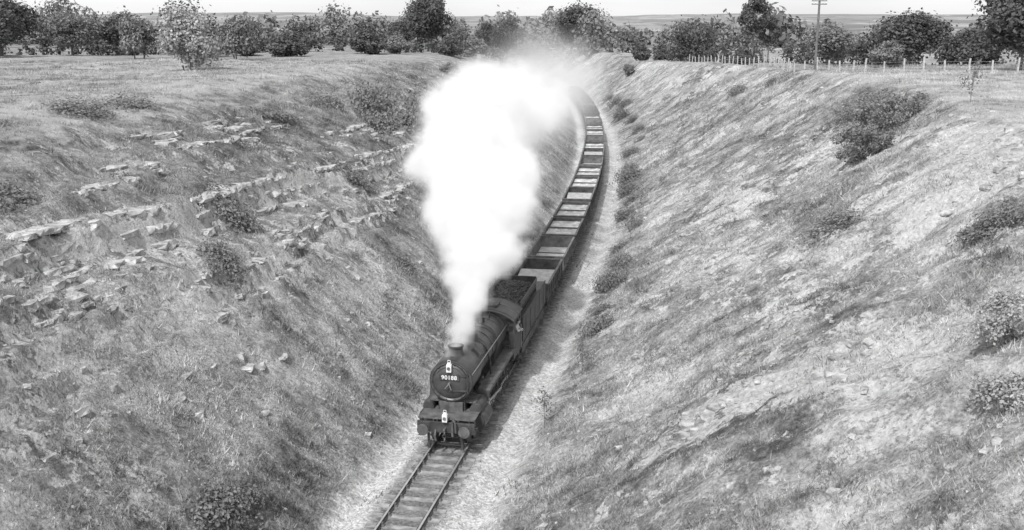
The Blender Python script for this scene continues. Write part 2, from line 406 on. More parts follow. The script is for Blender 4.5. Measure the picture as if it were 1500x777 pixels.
for sx in(-1,1):
    p.box((sx*1.28,9.1,1.95),(.04,1.8,1.2),0)
    p.box((sx*1.28,8.42,2.93),(.04,.44,.76),0); p.box((sx*1.28,9.93,2.93),(.04,.14,.76),0)
    p.box((sx*1.28,9.25,3.22),(.04,1.22,.18),0)
    p.box((sx*1.30,9.25,2.57),(.07,1.26,.04),1)
    p.box((sx*.98,8.22,2.9),(.56,.04,.25),0);p.box((sx*1.16,8.22,2.3),(.2,.04,1.9),0); p.box((sx*.86,8.22,3.15),(.3,.04,.45),0)
    p.box((sx*1.05,8.22,3.25),(.4,.04,.2),0)
    p.box((sx*1.2,9.9,.95),(.3,.3,.04),1); p.box((sx*1.2,9.9,1.15),(.05,.3,.5),0)
    p.cyl((sx*1.32,10.05,1.4),(sx*1.32,10.05,2.6),.018,m=2,seg=6)
roof=arc(0,1.65,2.15,52,128,16)
for (x0,z0),(x1,z1) in zip(roof[:-1],roof[1:]):
    p.add([(x0,8.05,z0),(x1,8.05,z1),(x1,10.5,z1),(x0,10.5,z0),(x0,8.05,z0-.05),(x1,8.05,z1-.05),(x1,10.5,z1-.05),(x0,10.5,z0-.05)],[(0,1,2,3),(7,6,5,4),(0,4,5,1),(3,2,6,7)],0)
fr=[(x,z-.03) for x,z in roof]
p.add([(x,8.2,z) for x,z in fr]+[(x,8.2,3.25) for x,z in fr],[(i,i+1,len(fr)+i+1,len(fr)+i) for i in range(len(fr)-1)],0)
p.box((0,9.2,3.83),(.7,.8,.06),1); p.box((0,9.1,1.32),(2.5,2.0,.08),0)
for t in (8.3,9.35,10.42):
    for (x0,z0),(x1,z1) in zip(roof[:-1],roof[1:]): p.tube([(x0,t,z0+.005),(x1,t,z1+.005)],.018,0,6)
p.obj('cab',[M_black,M_grime,M_steel],loco)
def lamp(b,x,y,z,k=1.2):
    b.box((x,y,z+.14*k),(.17*k,.16*k,.26*k),0); b.box((x,y,z+.30*k),(.12*k,.12*k,.07*k),0,top=(.5,.5)); b.cyl((x,y-.08*k,z+.15*k),(x,y-.12*k,z+.15*k),.055*k,m=1,seg=16)
    b.tube([(x-.07,y,z+.3*k),(x-.05,y,z+.42*k),(x+.05,y,z+.42*k),(x+.07,y,z+.3*k)],.012,0,6)
p=B(); lamp(p,0,.74,ZC+.50); lamp(p,0,-.06,1.36)
p.obj('headlamps',[M_white,M_glass],loco)
p=B(); p.box((0,.735,ZC+.25),(.84,.03,.23),0); p.obj('number_plate',[M_coal],loco)
tc=bpy.data.curves.new('number_text','FONT'); tc.body='90188'; tc.size=.25; tc.offset=.004; tc.extrude=.004; tc.space_character=1.08; tc.align_x='CENTER'; tc.align_y='CENTER'
to=link(bpy.data.objects.new('number_text',tc)); to.parent=loco; to.location=(0,.712,ZC+.25); to.rotation_euler=(math.radians(90),0,0); tc.materials.append(M_white)
drv=empty('engine_driver',(0,0,0),0)
drv.matrix_world=Matrix.Translation(place(LY))@Matrix.Rotation(LR,4,'Z')@Matrix.Translation((1.12,9.3,1.36))
def skin(name,pts,edges,rad,mat,parent,root=0,sub=2):
    me=bpy.data.meshes.new(name); me.from_pydata(pts,edges,[]); o=link(bpy.data.objects.new(name,me)); o.parent=parent
    o.modifiers.new('s','SKIN'); 
    for i,r in enumerate(rad): me.skin_vertices[0].data[i].radius=(r,r)
    me.skin_vertices[0].data[root].use_root=True
    sb=o.modifiers.new('d','SUBSURF'); sb.levels=sub; sb.render_levels=sub; me.materials.append(mat); return o
try:
    skin('body',[(0,0,.86),(.02,0,1.05),(.08,-.02,1.28),(.14,-.04,1.42),(.17,-.05,1.50),
      (.12,-.22,1.40),(.24,-.30,1.18),(.30,-.12,1.22),(.10,.15,1.40),(.20,.24,1.18),(.30,.10,1.22),
      (-.02,-.1,.80),(.0,-.12,.45),(-.02,-.12,.06),(-.02,.1,.80),(.0,.12,.45),(-.02,.12,.06)],
      [(0,1),(1,2),(2,3),(3,4),(3,5),(5,6),(6,7),(3,8),(8,9),(9,10),(0,11),(11,12),(12,13),(0,14),(14,15),(15,16)],
      [.15,.15,.17,.12,.06,.075,.055,.04,.075,.055,.04,.10,.075,.05,.10,.075,.05],M_shirt,drv)
    hp=B(); hp.rev([(0,-.13),(.05,-.125),(.075,-.08),(.085,0),(.08,.06),(.05,.11),(0,.12)],(.20,-.07,1.64),(0,0,1),0,20)
    hp.box((.205,-.165,1.63),(.03,.04,.05),0,top=(.5,.5))
    for s in(-1,1): hp.box((.2+s*.086,-.06,1.63),(.02,.04,.06),0); hp.box((.2+s*.032,-.148,1.655),(.025,.012,.012),1)
    hp.box((.2,-.148,1.585),(.05,.012,.01),1)
    hp.rev([(.09,0),(.105,.04),(.1,.075),(0,.09)],(.20,-.06,1.68),(0,0,1),1,20); hp.box((.2,-.17,1.69),(.13,.09,.015),1)
    hp.obj('head',[M_skin,M_cap],drv)
    hb=B()
    for hy in(-.11,.09):
        hb.box((.33,hy,1.215),(.10,.085,.03),0,top=(.9,.9))
        for i in range(4):
            yy_=hy-.033+i*.022; L=[.06,.072,.068,.052][i]; hb.tube([(.375,yy_,1.215),(.375+L*.5,yy_,1.208),(.375+L*.75,yy_,1.175)],.0095,0,8)
        hb.tube([(.31,hy-.045,1.21),(.34,hy-.065,1.20),(.365,hy-.065,1.195)],.011,0,8)
    hb.obj('hands',[M_skin],drv)
except Exception as ex: print('driver',ex)
# ---------------------------------------------------------------- tender
TYY=LY+10.7; ten=empty('coal_tender',place(TYY),heading(TYY,8))
p=B()
p.box((0,4,1.98),(2.46,7.6,1.24),0)
p.box((0,4,1.25),(2.3,7.7,.2),1)
for sx in(-1,1):
    p.box((sx*1.0,3.0,2.98),(.05,5.4,.8),0,ry=sx*.16)
    p.box((sx*1.21,4,2.63),(.05,7.6,.1),1)
    p.box((sx*1.13,4,.85),(.06,7.2,.42),1)
    for t in(1,2.5,4,5.5,7): p.box((sx*1.238,t,1.98),(.02,.04,1.2),0)
    for t in(1.1,2.75,5.1,6.75):
        wheel(p,sx*.76,t,.46,sg=sx,m=1,spokes=9); p.box((sx*1.18,t,.5),(.16,.3,.34),1)
    p.cyl((sx*.87,7.8,1.07),(sx*.87,8.2,1.07),.12); p.cyl((sx*.87,8.2,1.07),(sx*.87,8.25,1.07),.23)
p.box((0,.3,2.95),(1.95,.05,.75),0); p.box((0,5.75,3.0),(2.0,.05,.8),0)
p.cyl((0,6.8,2.6),(0,6.8,2.78),.3,seg=20)
p.cyl((-.7,6.3,2.6),(-.7,6.3,2.75),.12); 
p.obj('tank_and_frames',[M_black,M_grime],ten,bevel=.012)
b=B(); r=random.Random(3)
for i in range(900):
    x=r.uniform(-.93,.93);y=r.uniform(.4,5.6); z=2.98+.34*(1-(x/.93)**2)*(1-((y-3)/2.6)**4)+r.uniform(-.04,.04); s=r.uniform(.09,.24)
    b.box((x,y,z),(s,s*r.uniform(.7,1.2),s*r.uniform(.6,1)),0,top=(r.uniform(.5,.9),r.uniform(.5,.9)),rz=r.uniform(0,3),rx=r.uniform(-.6,.6),ry=r.uniform(-.6,.6))
b.box((0,3,2.85),(1.9,5.2,.3),0)
b.obj('coal_load',[M_coal],ten,smooth=False)
# ---------------------------------------------------------------- wagons
def wagon_mesh(name,zt,kind,seed):
    r=random.Random(seed); b=B(); L=6.5; W=2.44; zf=1.2
    b.box((0,L/2,zf-.05),(W,L,.1),0)
    for sx in(-1,1):
        b.box((sx*(W/2-.03),L/2,(zf+zt)/2),(.06,L,zt-zf),0)
        b.box((sx*(W/2+.0),L/2,zt+.02),(.13,L+.02,.06),2)
        for t in(.35,1.3,2.25,L/2,L-2.25,L-1.3,L-.35): b.box((sx*(W/2+.035),t,(zf+zt)/2),(.07,.09,zt-zf),0,)
        b.box((sx*.95,L/2,1.0),(.1,L,.22),1)
        for t in(1.45,L-1.45):
            wheel(b,sx*.76,t,.47,sx,1,8); b.box((sx*1.02,t,.5),(.16,.28,.3),1); b.box((sx*1.02,t,.8),(.07,1.1,.08),1); b.box((sx*1.0,t,.68),(.05,.5,.5),1)
        b.tube([(sx*1.1,2.2,.75),(sx*1.1,4.6,.62)],.025,1,6)
        for t,e in((0,-1),(L,1)): b.cyl((sx*.87,t,1.05),(sx*.87,t+e*.4,1.05),.1,.09,1); b.cyl((sx*.87,t+e*.38,1.05),(sx*.87,t+e*.44,1.05),.2,m=1)
    for t in(.03,L-.03):
        b.box((0,t,(zf+zt)/2),(W-.13,.06,zt-zf),0); b.box((0,t,zt+.02),(W-.14,.13,.06),2)
        for x in(-.8,-.25,.25,.8): b.box((x,t+(-.07 if t<1 else .07),(zf+zt)/2),(.09,.08,zt-zf),0)
    for t,e in((0,-1),(L,1)): b.cyl((0,t,1.0),(0,t+e*.5,1.0),.03,m=1)
    if kind=='empty':
        b.box((0,L/2,zf+.05),(W-.16,L-.16,.09),3)
        for t in(L/3,2*L/3): b.box((0,t,zf+.13),(W-.18,.1,.07),0)
    elif kind=='load':
        b.box((0,L/2,zf+.32),(W-.16,L-.16,.5),3)
        b.box((0,L*.5,zt-.12),(W-.14,.14,.09),0)
        for i in range(40): b.box((r.uniform(-1,1),r.uniform(.3,L-.3),zf+.58),(r.uniform(.1,.4),r.uniform(.1,.4),.1),3,rz=r.uniform(0,3),top=(.6,.6))
    elif kind=='boards':
        b.box((0,L/2,zf+.05),(W-.16,L-.16,.09),0)
        b.box((.05,L*.36,zt-.18),(W-.3,L*.52,.05),4,rx=.04,rz=.03); b.box((-.1,L*.8,zf+.3),(W-.5,L*.25,.05),4,rx=-.1)
    elif kind=='coal':
        b.box((0,L/2,zt-.25),(W-.16,L-.16,.3),5)
        for i in range(260): 
            x=r.uniform(-1.1,1.1);y=r.uniform(.2,L-.2);s=r.uniform(.1,.3)
            b.box((x,y,zt-.08+.2*(1-x*x)),(s,s,s*.8),5,top=(.7,.7),rz=r.uniform(0,3),rx=r.uniform(-.5,.5))
    return b.mesh(name,[M_wag if seed%2 else M_wag2,M_grime,M_wag2,M_load,M_load2,M_coal])
WM={'c':wagon_mesh('mineral_wagon',2.3,'coal',1),'e':wagon_mesh('empty_wagon',2.05,'empty',2),'l':wagon_mesh('loaded_wagon',2.0,'load',3),'b':wagon_mesh('boards_wagon',2.1,'boards',5),'e2':wagon_mesh('empty_wagon_b',2.2,'empty',4)}
seq=['b','e','l','l','b','l','l','e','b','l','e','l','l','e2','l','c','c','e2','c','c','c','c','c','c']
y=TYY+8.5+.35
for k in seq:
    o=bpy.data.objects.new('open_goods_wagon',WM[k]); h=heading(y,6.5); o.location=place(y); o.rotation_euler=(0,0,h); link(o)
    y+=7.35*math.cos(h)
# ---------------------------------------------------------------- rocks
def rocks(name,items,seed,mat=M_rock):
    r=np.random.default_rng(seed); vs=[];fs=[]
    for (x,y,z,a,c,h,rz) in items:
        k=len(vs); ca,sa=math.cos(rz),math.sin(rz)
        for zz in(-.5,0,.5):
            q=(1. if zz==0 else .93)
            for u,w in((-.5,-.5),(0,-.53),(.5,-.5),(.53,0),(.5,.5),(0,.53),(-.5,.5),(-.53,0)):
                j=r.uniform(-.12,.12,3); px=(u*q+j[0])*a; py=(w*q+j[1])*c; pz=(zz+j[2]*.8)*h
                vs.append((x+px*ca-py*sa,y+px*sa+py*ca,z+pz))
        for L in(0,8): fs+=[(k+L+i,k+L+(i+1)%8,k+L+8+(i+1)%8,k+L+8+i) for i in range(8)]
        fs+=[tuple(k+7-i for i in range(8)),tuple(k+16+i for i in range(8))]
    me=bpy.data.meshes.new(name); me.from_pydata(vs,[],fs); me.materials.append(mat); me.update(); return link(bpy.data.objects.new(name,me))
def left_x(y,z):
    xs_=float(tx(y))-np.linspace(2.5,34,500); zz=terrain(xs_,np.full(500,y))[0]; i=np.argmax(zz>z); return float(xs_[i]) if zz[i]>z else None
items=[]
def course(y0,y1,zf,layers,th,gap,seed,depth=.9,pro=.12):
    r=random.Random(seed)
    for l in range(layers):
        y=y0
        while y<y1:
            L=r.uniform(.3,1.3); bz=zf(y)-l*th
            dens=float(fbm(np.array([y*1.0]),np.array([l*2.3+seed]),.35,2,seed)[0])
            if dens>gap:
                x=left_x(y,bz-.05)
                if x is not None:
                    h=th*r.uniform(.6,.9); items.append((x-depth*.5+pro+r.uniform(-.16,.14)-(.14 if l%2 else 0),y+L/2,bz,depth,L*.93,h,-.20+r.uniform(-.09,.09)))
            y+=L
z1=lambda y: float(bed_z(np.array([y]))[0])-.1
course(28,82,z1,5,.36,-.2,1,pro=.18)
course(57,76,lambda y:10.9-.02*(y-57),3,.30,-.1,2)
course(43,54,lambda y:10.2,2,.28,.0,3)
course(31,42,lambda y:7.9,3,.32,.05,4,pro=.06)
course(50,78,lambda y:z1(y)-2.2,3,.30,.08,5)
course(40,62,lambda y:6.5,2,.28,.2,6,pro=.05)
course(74,92,lambda y:9.3-.04*(y-74),3,.30,-.05,8)
cl=[(34,40,7.3,6),(41,47,6.5,8),(50,58,6.8,10),(30,33,5.4,4),(40,60,5.4,8),(34,52,3.6,5),(50,74,7.0,14),(62,80,6.0,12),(44,56,8.0,14),(30,44,8.6,10),(28,60,4.5,6)]
for y0,y1,z0,n in cl:
    for i in range(n):
        yy_=random.uniform(y0,y1); zz=z0+random.gauss(0,.3); x=left_x(yy_,zz)
        if x is None: continue
        items.append((x-.1,yy_,zz,random.uniform(.25,.6),random.uniform(.2,.7),random.uniform(.12,.32),random.uniform(-.5,.2)))
rocks('limestone_outcrop',items,4)
items=[]
def scat(x,y,n,s,sp):
    for i in range(n):
        a=x+random.gauss(0,sp);c=y+random.gauss(0,sp); q=random.uniform(.4,1)*s
        items.append((a,c,tz(a,c)-q*.06,q,q*random.uniform(.6,1.2),q*.5,random.uniform(0,3)))
for a in((6.9,32,18,.5,.6),(9.9,30.5,16,.45,.8),(22,43,40,.55,1.8),(24,47,26,.55,1.8),(8.5,34,6,.3,.8),(14,45,8,.3,1.4),(12,60,10,.3,1.5),(16,70,12,.35,2.0),(13,52,9,.3,1.4),(19,33,8,.3,1.0),(26,56,14,.4,1.4)): scat(*a)
NR=1500
yr=18*np.exp(RNG.random(NR)*math.log(100/18.)); orr=RNG.uniform(4.0,23,NR)*RNG.choice([1,1,-.75],NR); xr=tx(yr)+orr; zr,_,rr_=terrain(xr,yr); qr=(.035+.16*RNG.random(NR)**4)*(1+yr/120)
for x,y,z,q in zip(xr,yr,zr,qr): items.append((float(x),float(y),float(z+q*.05),q*1.3,q,q*.7,random.uniform(0,3)))
rocks('scattered_rocks',items,5)
print('t rocks',time.time()-T0)
# ---------------------------------------------------------------- grass (one mesh)
n=200000
u_=RNG.random(n); gy_=17*np.exp(u_*math.log(150/17.)); gx_=(RNG.random(n)*2-1)*(.56*gy_+3)
kp=(gy_>32)|(RNG.random(n)<.62); gx_,gy_=gx_[kp],gy_[kp]; n=len(gx_)
gz_,go_,gm_=terrain(gx_,gy_)
dens=fbm(gx_*np.where(go_>0,.5,1),gy_*1.2,.35,3,77)+.8*fbm(gx_,gy_,1.5,2,78)
keep=((go_<-2.7-RNG.random(n)*.8)|(go_>3.5+RNG.random(n)*.8)|(RNG.random(n)<.05))&(dens>np.where(go_>0,-.02,-.12)-.5*RNG.random(n))&(np.abs(go_)>1.0)
keep&=~((gm_>.3)&(RNG.random(n)<.6))
gx_,gy_,gz_,go_,dk=gx_[keep],gy_[keep],gz_[keep],go_[keep],dens[keep]; k=len(gx_)
dzx=(terrain(gx_+.15,gy_)[0]-gz_)/.15; dzy=(terrain(gx_,gy_+.15)[0]-gz_)/.15
dzx=np.clip(dzx,-1.2,1.2);dzy=np.clip(dzy,-1.2,1.2)
sc_=(.4+.8*RNG.random(k)**2+.6*np.clip(dk,0,1))*(1+gy_/90)*np.where(gz_>11,.7,1)*np.where(go_>0,.92,1)
NB=12; T=k*NB
rep=lambda a: np.repeat(a,NB)
s=rep(sc_); a=RNG.random(T)*6.283; d=RNG.random(T)**.5*.26*s; ox=np.cos(a)*d; oy=np.sin(a)*d
bx=rep(gx_)+ox; by=rep(gy_)+oy; bz_=rep(gz_)+ox*rep(dzx)+oy*rep(dzy)-.02
h=(.04+.12*RNG.random(T)**1.7)*s*rep(.6+1.1*RNG.random(k)**2.5); pa=RNG.random(T)*3.1416; w=(.009+.009*RNG.random(T))*s
la=rep(RNG.random(k)*6.283)+RNG.normal(size=T)*1.1; ln=h*(.2+.9*RNG.random(T))
V=np.empty((T,3,3)); V[:,0,0]=bx-np.cos(pa)*w;V[:,0,1]=by-np.sin(pa)*w;V[:,0,2]=bz_
V[:,1,0]=bx+np.cos(pa)*w;V[:,1,1]=by+np.sin(pa)*w;V[:,1,2]=bz_
V[:,2,0]=bx+np.cos(la)*ln;V[:,2,1]=by+np.sin(la)*ln;V[:,2,2]=bz_+h
me=bpy.data.meshes.new('grass'); fastmesh(me,V.reshape(-1,3),np.arange(T*3).reshape(-1,3)); me.materials.append(M_grass)
at=me.attributes.new('tone','FLOAT','FACE'); at.data.foreach_set('value',np.clip(rep(RNG.random(k))*.7+RNG.random(T)*.3,0,1).astype(np.float32))
link(bpy.data.objects.new('grass',me)); print('blades',T,'t',time.time()-T0)
del V
# ---------------------------------------------------------------- foliage
def leaves(C,R,n,size,r,flat=.85,asp=1.6):
    C=np.array(C);R=np.array(R); w=R**2;w=w/w.sum(); i=r.choice(len(C),n,p=w)
    d=r.normal(size=(n,3)); d/=np.linalg.norm(d,axis=1)[:,None]
    rad=R[i]*(r.random(n)**.33)*(1+.22*r.normal(size=n)); pos=C[i]+d*rad[:,None]*np.array([1,1,flat])
    nn=d*.7+r.normal(size=(n,3))*.6+np.array([0,0,.35]); nn/=np.linalg.norm(nn,axis=1)[:,None]
    t=np.cross(nn,r.normal(size=(n,3))); t/=np.linalg.norm(t,axis=1)[:,None]; bb=np.cross(nn,t)
    s=size*(.5+r.random(n))[:,None]
    V=np.stack([pos-t*s*asp*.5,pos-bb*s*.5,pos+t*s*asp*.5,pos+bb*s*.5],1).reshape(-1,3)
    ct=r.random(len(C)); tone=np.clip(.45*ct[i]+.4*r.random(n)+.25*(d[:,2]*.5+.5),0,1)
    return V,tone
def plant_mesh(name,seed,H,W,base,ncl,nl,ls,lm,stems=1,tr=.16,crad=(.16,.30),limbs=True):
    r=np.random.default_rng(seed); C=[];R=[]
    ch=(H-base)/2; cz=base+ch
    while len(C)<ncl:
        q=r.uniform(-1,1,3)
        if np.linalg.norm(q)>1 : continue
        q=q*(.55+.45*r.random())**.5
        wz=1-.25*max(q[2],0)
        C.append((q[0]*W/2*.82*wz,q[1]*W/2*.82*wz,cz+q[2]*ch*.85)); R.append(r.uniform(*crad)*min(W,H)*.9)
    V,tone=leaves(C,R,nl,ls,r)
    V[:,2]=np.maximum(V[:,2],.02)
    b=B()
    for s in range(stems):
        a=r.uniform(0,6.28); o=0 if stems==1 else W*.1
        p0=Vector((math.cos(a)*o,math.sin(a)*o,-.4)); p1=Vector((math.cos(a)*o*1.5,math.sin(a)*o*1.5,base+ch*.5))
        b.cyl(p0,p1,tr,tr*.6,0,8)
        p2=Vector((0,0,cz+ch*.5)); b.cyl(p1,p2,tr*.6,tr*.2,0,7)
        if limbs:
            for c in C[s::stems]:
                c=Vector(c); f=r.uniform(.5,1); st=p0.lerp(p1,f) if c.z<p1.z+ch*.3 else p1.lerp(p2,r.uniform(0,.8))
                mid=st.lerp(c,.5)+Vector((0,0,-.06*W*r.random())); b.cyl(st,mid,tr*.35,tr*.2,0,6,False); b.cyl(mid,c,tr*.2,tr*.05,0,5,False)
    nb=len(b.v); nf=len(b.f)
    v=b.v+[tuple(x) for x in V]; f=b.f+[(nb+4*i,nb+4*i+1,nb+4*i+2,nb+4*i+3) for i in range(len(V)//4)]
    me=bpy.data.meshes.new(name); me.from_pydata(v,[],f); me.materials.append(M_bark); me.materials.append(lm)
    mi=np.zeros(len(f),np.int32); mi[nf:]=1; me.polygons.foreach_set('material_index',mi)
    at=me.attributes.new('tone','FLOAT','FACE'); tt=np.full(len(f),.5,np.float32); tt[nf:]=tone; at.data.foreach_set('value',tt); me.update(); return me
def put(name,me,x,y,s=1,sz=None,rz=None,sink=.1,tilt=0):
    o=bpy.data.objects.new(name,me); o.location=(x,y,tz(x,y)-sink); o.scale=(s,s,sz or s); rz=random.uniform(0,6.28) if rz is None else rz
    o.rotation_euler=(0,0,rz)
    if tilt:
        gx=(tz(x+1,y)-tz(x-1,y))/2; gy=(tz(x,y+1)-tz(x,y-1))/2
        nrm=Vector((-gx*tilt,-gy*tilt,1)).normalized(); q=Vector((0,0,1)).rotation_difference(nrm)@Matrix.Rotation(rz,3,'Z').to_quaternion(); o.rotation_euler=q.to_euler()
    return link(o)
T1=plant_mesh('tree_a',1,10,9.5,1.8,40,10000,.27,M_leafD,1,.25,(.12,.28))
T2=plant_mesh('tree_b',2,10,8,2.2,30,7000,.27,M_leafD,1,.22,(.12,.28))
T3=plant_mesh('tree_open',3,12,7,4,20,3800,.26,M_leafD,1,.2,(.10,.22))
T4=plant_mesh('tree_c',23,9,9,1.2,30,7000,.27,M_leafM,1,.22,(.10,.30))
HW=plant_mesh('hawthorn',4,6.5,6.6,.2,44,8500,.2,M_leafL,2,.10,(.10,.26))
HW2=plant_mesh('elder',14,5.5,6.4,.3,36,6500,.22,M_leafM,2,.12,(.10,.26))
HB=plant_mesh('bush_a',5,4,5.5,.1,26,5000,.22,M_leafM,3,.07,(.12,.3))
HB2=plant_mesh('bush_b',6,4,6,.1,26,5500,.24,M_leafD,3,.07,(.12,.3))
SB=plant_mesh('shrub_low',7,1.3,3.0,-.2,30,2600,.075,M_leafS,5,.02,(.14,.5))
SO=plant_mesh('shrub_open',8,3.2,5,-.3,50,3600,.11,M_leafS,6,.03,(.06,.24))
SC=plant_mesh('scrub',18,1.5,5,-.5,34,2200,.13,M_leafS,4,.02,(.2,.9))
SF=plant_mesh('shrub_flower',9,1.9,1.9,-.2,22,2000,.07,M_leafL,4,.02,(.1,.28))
for nm,me_,x,y,s,sz in [
 ('hawthorn_tree',HW,-34.6,112,1.05,1.05),('elder_tree',HW2,-42,160,1.1,1.3),('elder_tree',HW2,-60,168,1.1,1.35),('elder_tree',HW2,-51,172,1.0,1.2),
 ('elm_tree',T1,-17.6,220,1.15,1.25),('elm_tree',T1,-25,236,.8,.7),('elm_tree',T2,-1,232,1.1,1.0),('elm_tree',T2,-6,250,.8,.8),('elm_tree',T4,4,245,.8,.8),
 ('oak_tree',T1,20,315,1.55,1.62),('elm_tree',T2,48,260,.85,.85),('ash_tree',T3,46,200,1.05,1.12),('ash_tree',T3,50,204,.8,.8),
 ('elm_tree',T4,52,172,1.1,.75),('oak_tree',T1,57,150,1.15,.80),('oak_tree',T1,57.5,118,1.2,1.0),('elm_tree',T4,66,130,1.1,1.0),
 ('oak_tree',T1,-84,172,1.3,1.0),('elm_tree',T4,-74,176,1.1,.8),('elm_tree',T2,-67,181,1.1,.72),('oak_tree',T1,-94,168,1.2,1.0),('elm_tree',T2,-100,150,1.2,.95),
 ('oak_tree',T1,-79,160,.9,.8),('elm_tree',T2,-88,160,1.0,.85),
 ('elm_tree',T4,60,190,1.0,.6),('elm_tree',T2,70,160,1.0,.6)]: put(nm,me_,x,y,s,sz)
for x,y,s,sz,me_ in [(-37,175,1.5,1.0,HB2),(-26,188,1.5,1.05,HB2),(-21,192,1.2,.9,HB),(-46,180,1.2,.9,HB2),(-12,195,1.2,.9,HB2),(-8,205,1.3,1.0,HB),(-9,150,.6,.5,HB),
   (25,220,.6,.6,HB),(3,200,.6,.7,HB2),(1,215,.7,.8,HB),(-2,180,.6,.5,HB2),(8,235,.8,.8,HB2),(30,240,1.,1.,HB2),(36,250,1.1,1,HB2),(43,235,1.2,1.,HB2),(66,148,1.3,1.1,HB2),(50,138,1.1,.9,HB),(72,136,1.2,1.,HB2),(40,180,1.,.7,HB2)]:
    put('bush',me_,x,y,s,sz,tilt=.5)
for x,y,s,sz,me_ in [(-9.4,30.8,1.1,.8,SB),(-8.3,29.5,.7,.7,SB),(23,65,1.05,.9,SO),(21.5,60.5,.9,.7,SO),(25.5,67,.9,.7,SO),(16.9,35,1.0,.6,SB),(18.2,37,1.,.5,SB),(13.6,26.5,.9,.8,SF),(12.2,23.3,.9,.8,SF),(14.6,28.5,.8,.8,SF),(-10.5,66,.9,.6,SC),(-20.5,41,.9,.5,SC),
   (-9,90,1.1,1.7,SC),(-12.5,93,1.2,1.8,SC),(-11,85,1.0,1.1,SC),(-8,98,1.2,1.8,SC),(-16,88,.9,.8,SC),(-17,74,.9,.5,SC),(-14,50,.8,.5,SC),(-25,60,1,.5,SC),(-24,64,.9,.5,SC),(-13,44,.6,.4,SC),(15,47,.8,.4,SC),(27,78,1,.7,SC),(25.5,75,.9,.5,SC),(-4,80,.8,.6,SC),(-3.5,70,.6,.5,SC),(-6.5,58,.5,.4,SC),(28,128,.7,1.0,SC),(31,122,.6,.6,SC)]:
    put('shrub',me_,x,y,s,sz,sink=.1,tilt=.9)
rs=random.Random(12)
for y in (53,58,64,69,75,82,88,95,101,108,118,128,138,148,160,172,184,196,208):
    x=float(tx(y))+rs.uniform(4.3,5.6)+(y>130)*1.; s_=rs.uniform(.22,.42)*(1+y/160); put('shrub',SC,x,y,s_,s_*rs.uniform(.8,1.7),sink=.1,tilt=.7)
SP=plant_mesh('sapling',10,2.4,1.3,.4,16,260,.07,M_leafM,1,.018,(.12,.30))
for x,y,s in [(1.4,41.5,.9),(3.4,47,.9),(9.0,76,1.1),(7.0,61,1.),(11.3,88,1.2),(-6.3,50,.9),(22,58,1),(27.5,62,1.2)]:
    put('sapling',SP,x,y,s,s*1.1)
def hedge(name,lines,seed,nl,ls,mat):
    r=np.random.default_rng(seed); C=[];R=[]
    for x0,y0,x1,y1,h,st in lines:
        L=math.hypot(x1-x0,y1-y0); k=int(L/st)
        for i in range(k):
            f=i/k; x=x0+(x1-x0)*f+r.normal()*.8;y=y0+(y1-y0)*f+r.normal()*1.2; z=tz(x,y); hh=h*(.45+1.1*r.random()**1.5)*(1+.35*math.sin(i*.37)+.2*math.sin(i*.13+2))
            for q in(.3,.75): C.append((x+r.normal()*.5,y,z+hh*q)); R.append(hh*.42)
    V,tone=leaves(C,R,nl,ls,r)
    me=bpy.data.meshes.new(name); fastmesh(me,V,np.arange(len(V)).reshape(-1,4)); me.materials.append(mat)
    at=me.attributes.new('tone','FLOAT','FACE'); at.data.foreach_set('value',tone.astype(np.float32)); me.update(); return link(bpy.data.objects.new(name,me))
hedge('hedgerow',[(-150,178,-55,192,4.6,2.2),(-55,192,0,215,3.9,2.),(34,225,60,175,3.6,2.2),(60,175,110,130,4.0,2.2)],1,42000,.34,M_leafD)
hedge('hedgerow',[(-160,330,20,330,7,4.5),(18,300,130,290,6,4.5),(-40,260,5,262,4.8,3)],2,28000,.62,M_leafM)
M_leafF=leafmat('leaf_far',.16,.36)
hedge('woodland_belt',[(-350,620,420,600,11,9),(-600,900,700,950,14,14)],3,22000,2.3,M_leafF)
# ---------------------------------------------------------------- fence, poles
p=B()
def fenceline(pts,step):
    prev=None
    for (x0,y0),(x1,y1) in zip(pts[:-1],pts[1:]):
        L=math.hypot(x1-x0,y1-y0); k=max(1,int(L/step))
        for i in range(k):
            f=i/k; x=x0+(x1-x0)*f+random.uniform(-.1,.1);y=y0+(y1-y0)*f; z=tz(x,y); h=random.uniform(1.15,1.6)
            p.box((x,y,z+h/2-.1),(.17,.15,h+.2),0,top=(.85,.85),rx=random.uniform(-.06,.06),ry=random.uniform(-.09,.09))
            q=Vector((x,y,z))
            if prev:
                for w in(.45,.8,1.1): p.cyl(prev+Vector((0,0,w)),q+Vector((0,0,w)),.012,m=1,seg=4,cap=False)
            prev=q
fenceline([(33,122),(38,112),(44,106),(52,102),(60,98)],1.8)
p.obj('post_and_wire_fence',[M_post,M_steel],smooth=False)
p=B(); fenceline([(36,235),(37,190),(37,150),(33,122)],3.0); p.obj('post_and_wire_fence',[M_post,M_steel],smooth=False)
def pole(x,y,h,arms):
    z=tz(x,y); e=empty('telegraph_pole',(x,y,z),-.35); b=B(); b.cyl((0,0,-.3),(0,0,h),.16,.11,0,12)
    for i in range(arms):
        zz=h-.3-i*.38; b.box((0,-.12,zz),(1.7,.1,.11),0)
        for xx in(-.75,-.4,.4,.75): b.cyl((xx,-.12,zz+.05),(xx,-.12,zz+.16),.03,m=0,seg=6); b.rev([(.05,0),(.06,.05),(.035,.1),(0,.12)],(xx,-.12,zz+.12),(0,0,1),1,10)
    b.cyl((0,0,h),(0,0,h+.1),.13,.02,0,10); b.obj('pole_and_arms',[M_pole,M_ins],e)
pole(35.2,121,8.9,4); pole(39,232,6.4,3)
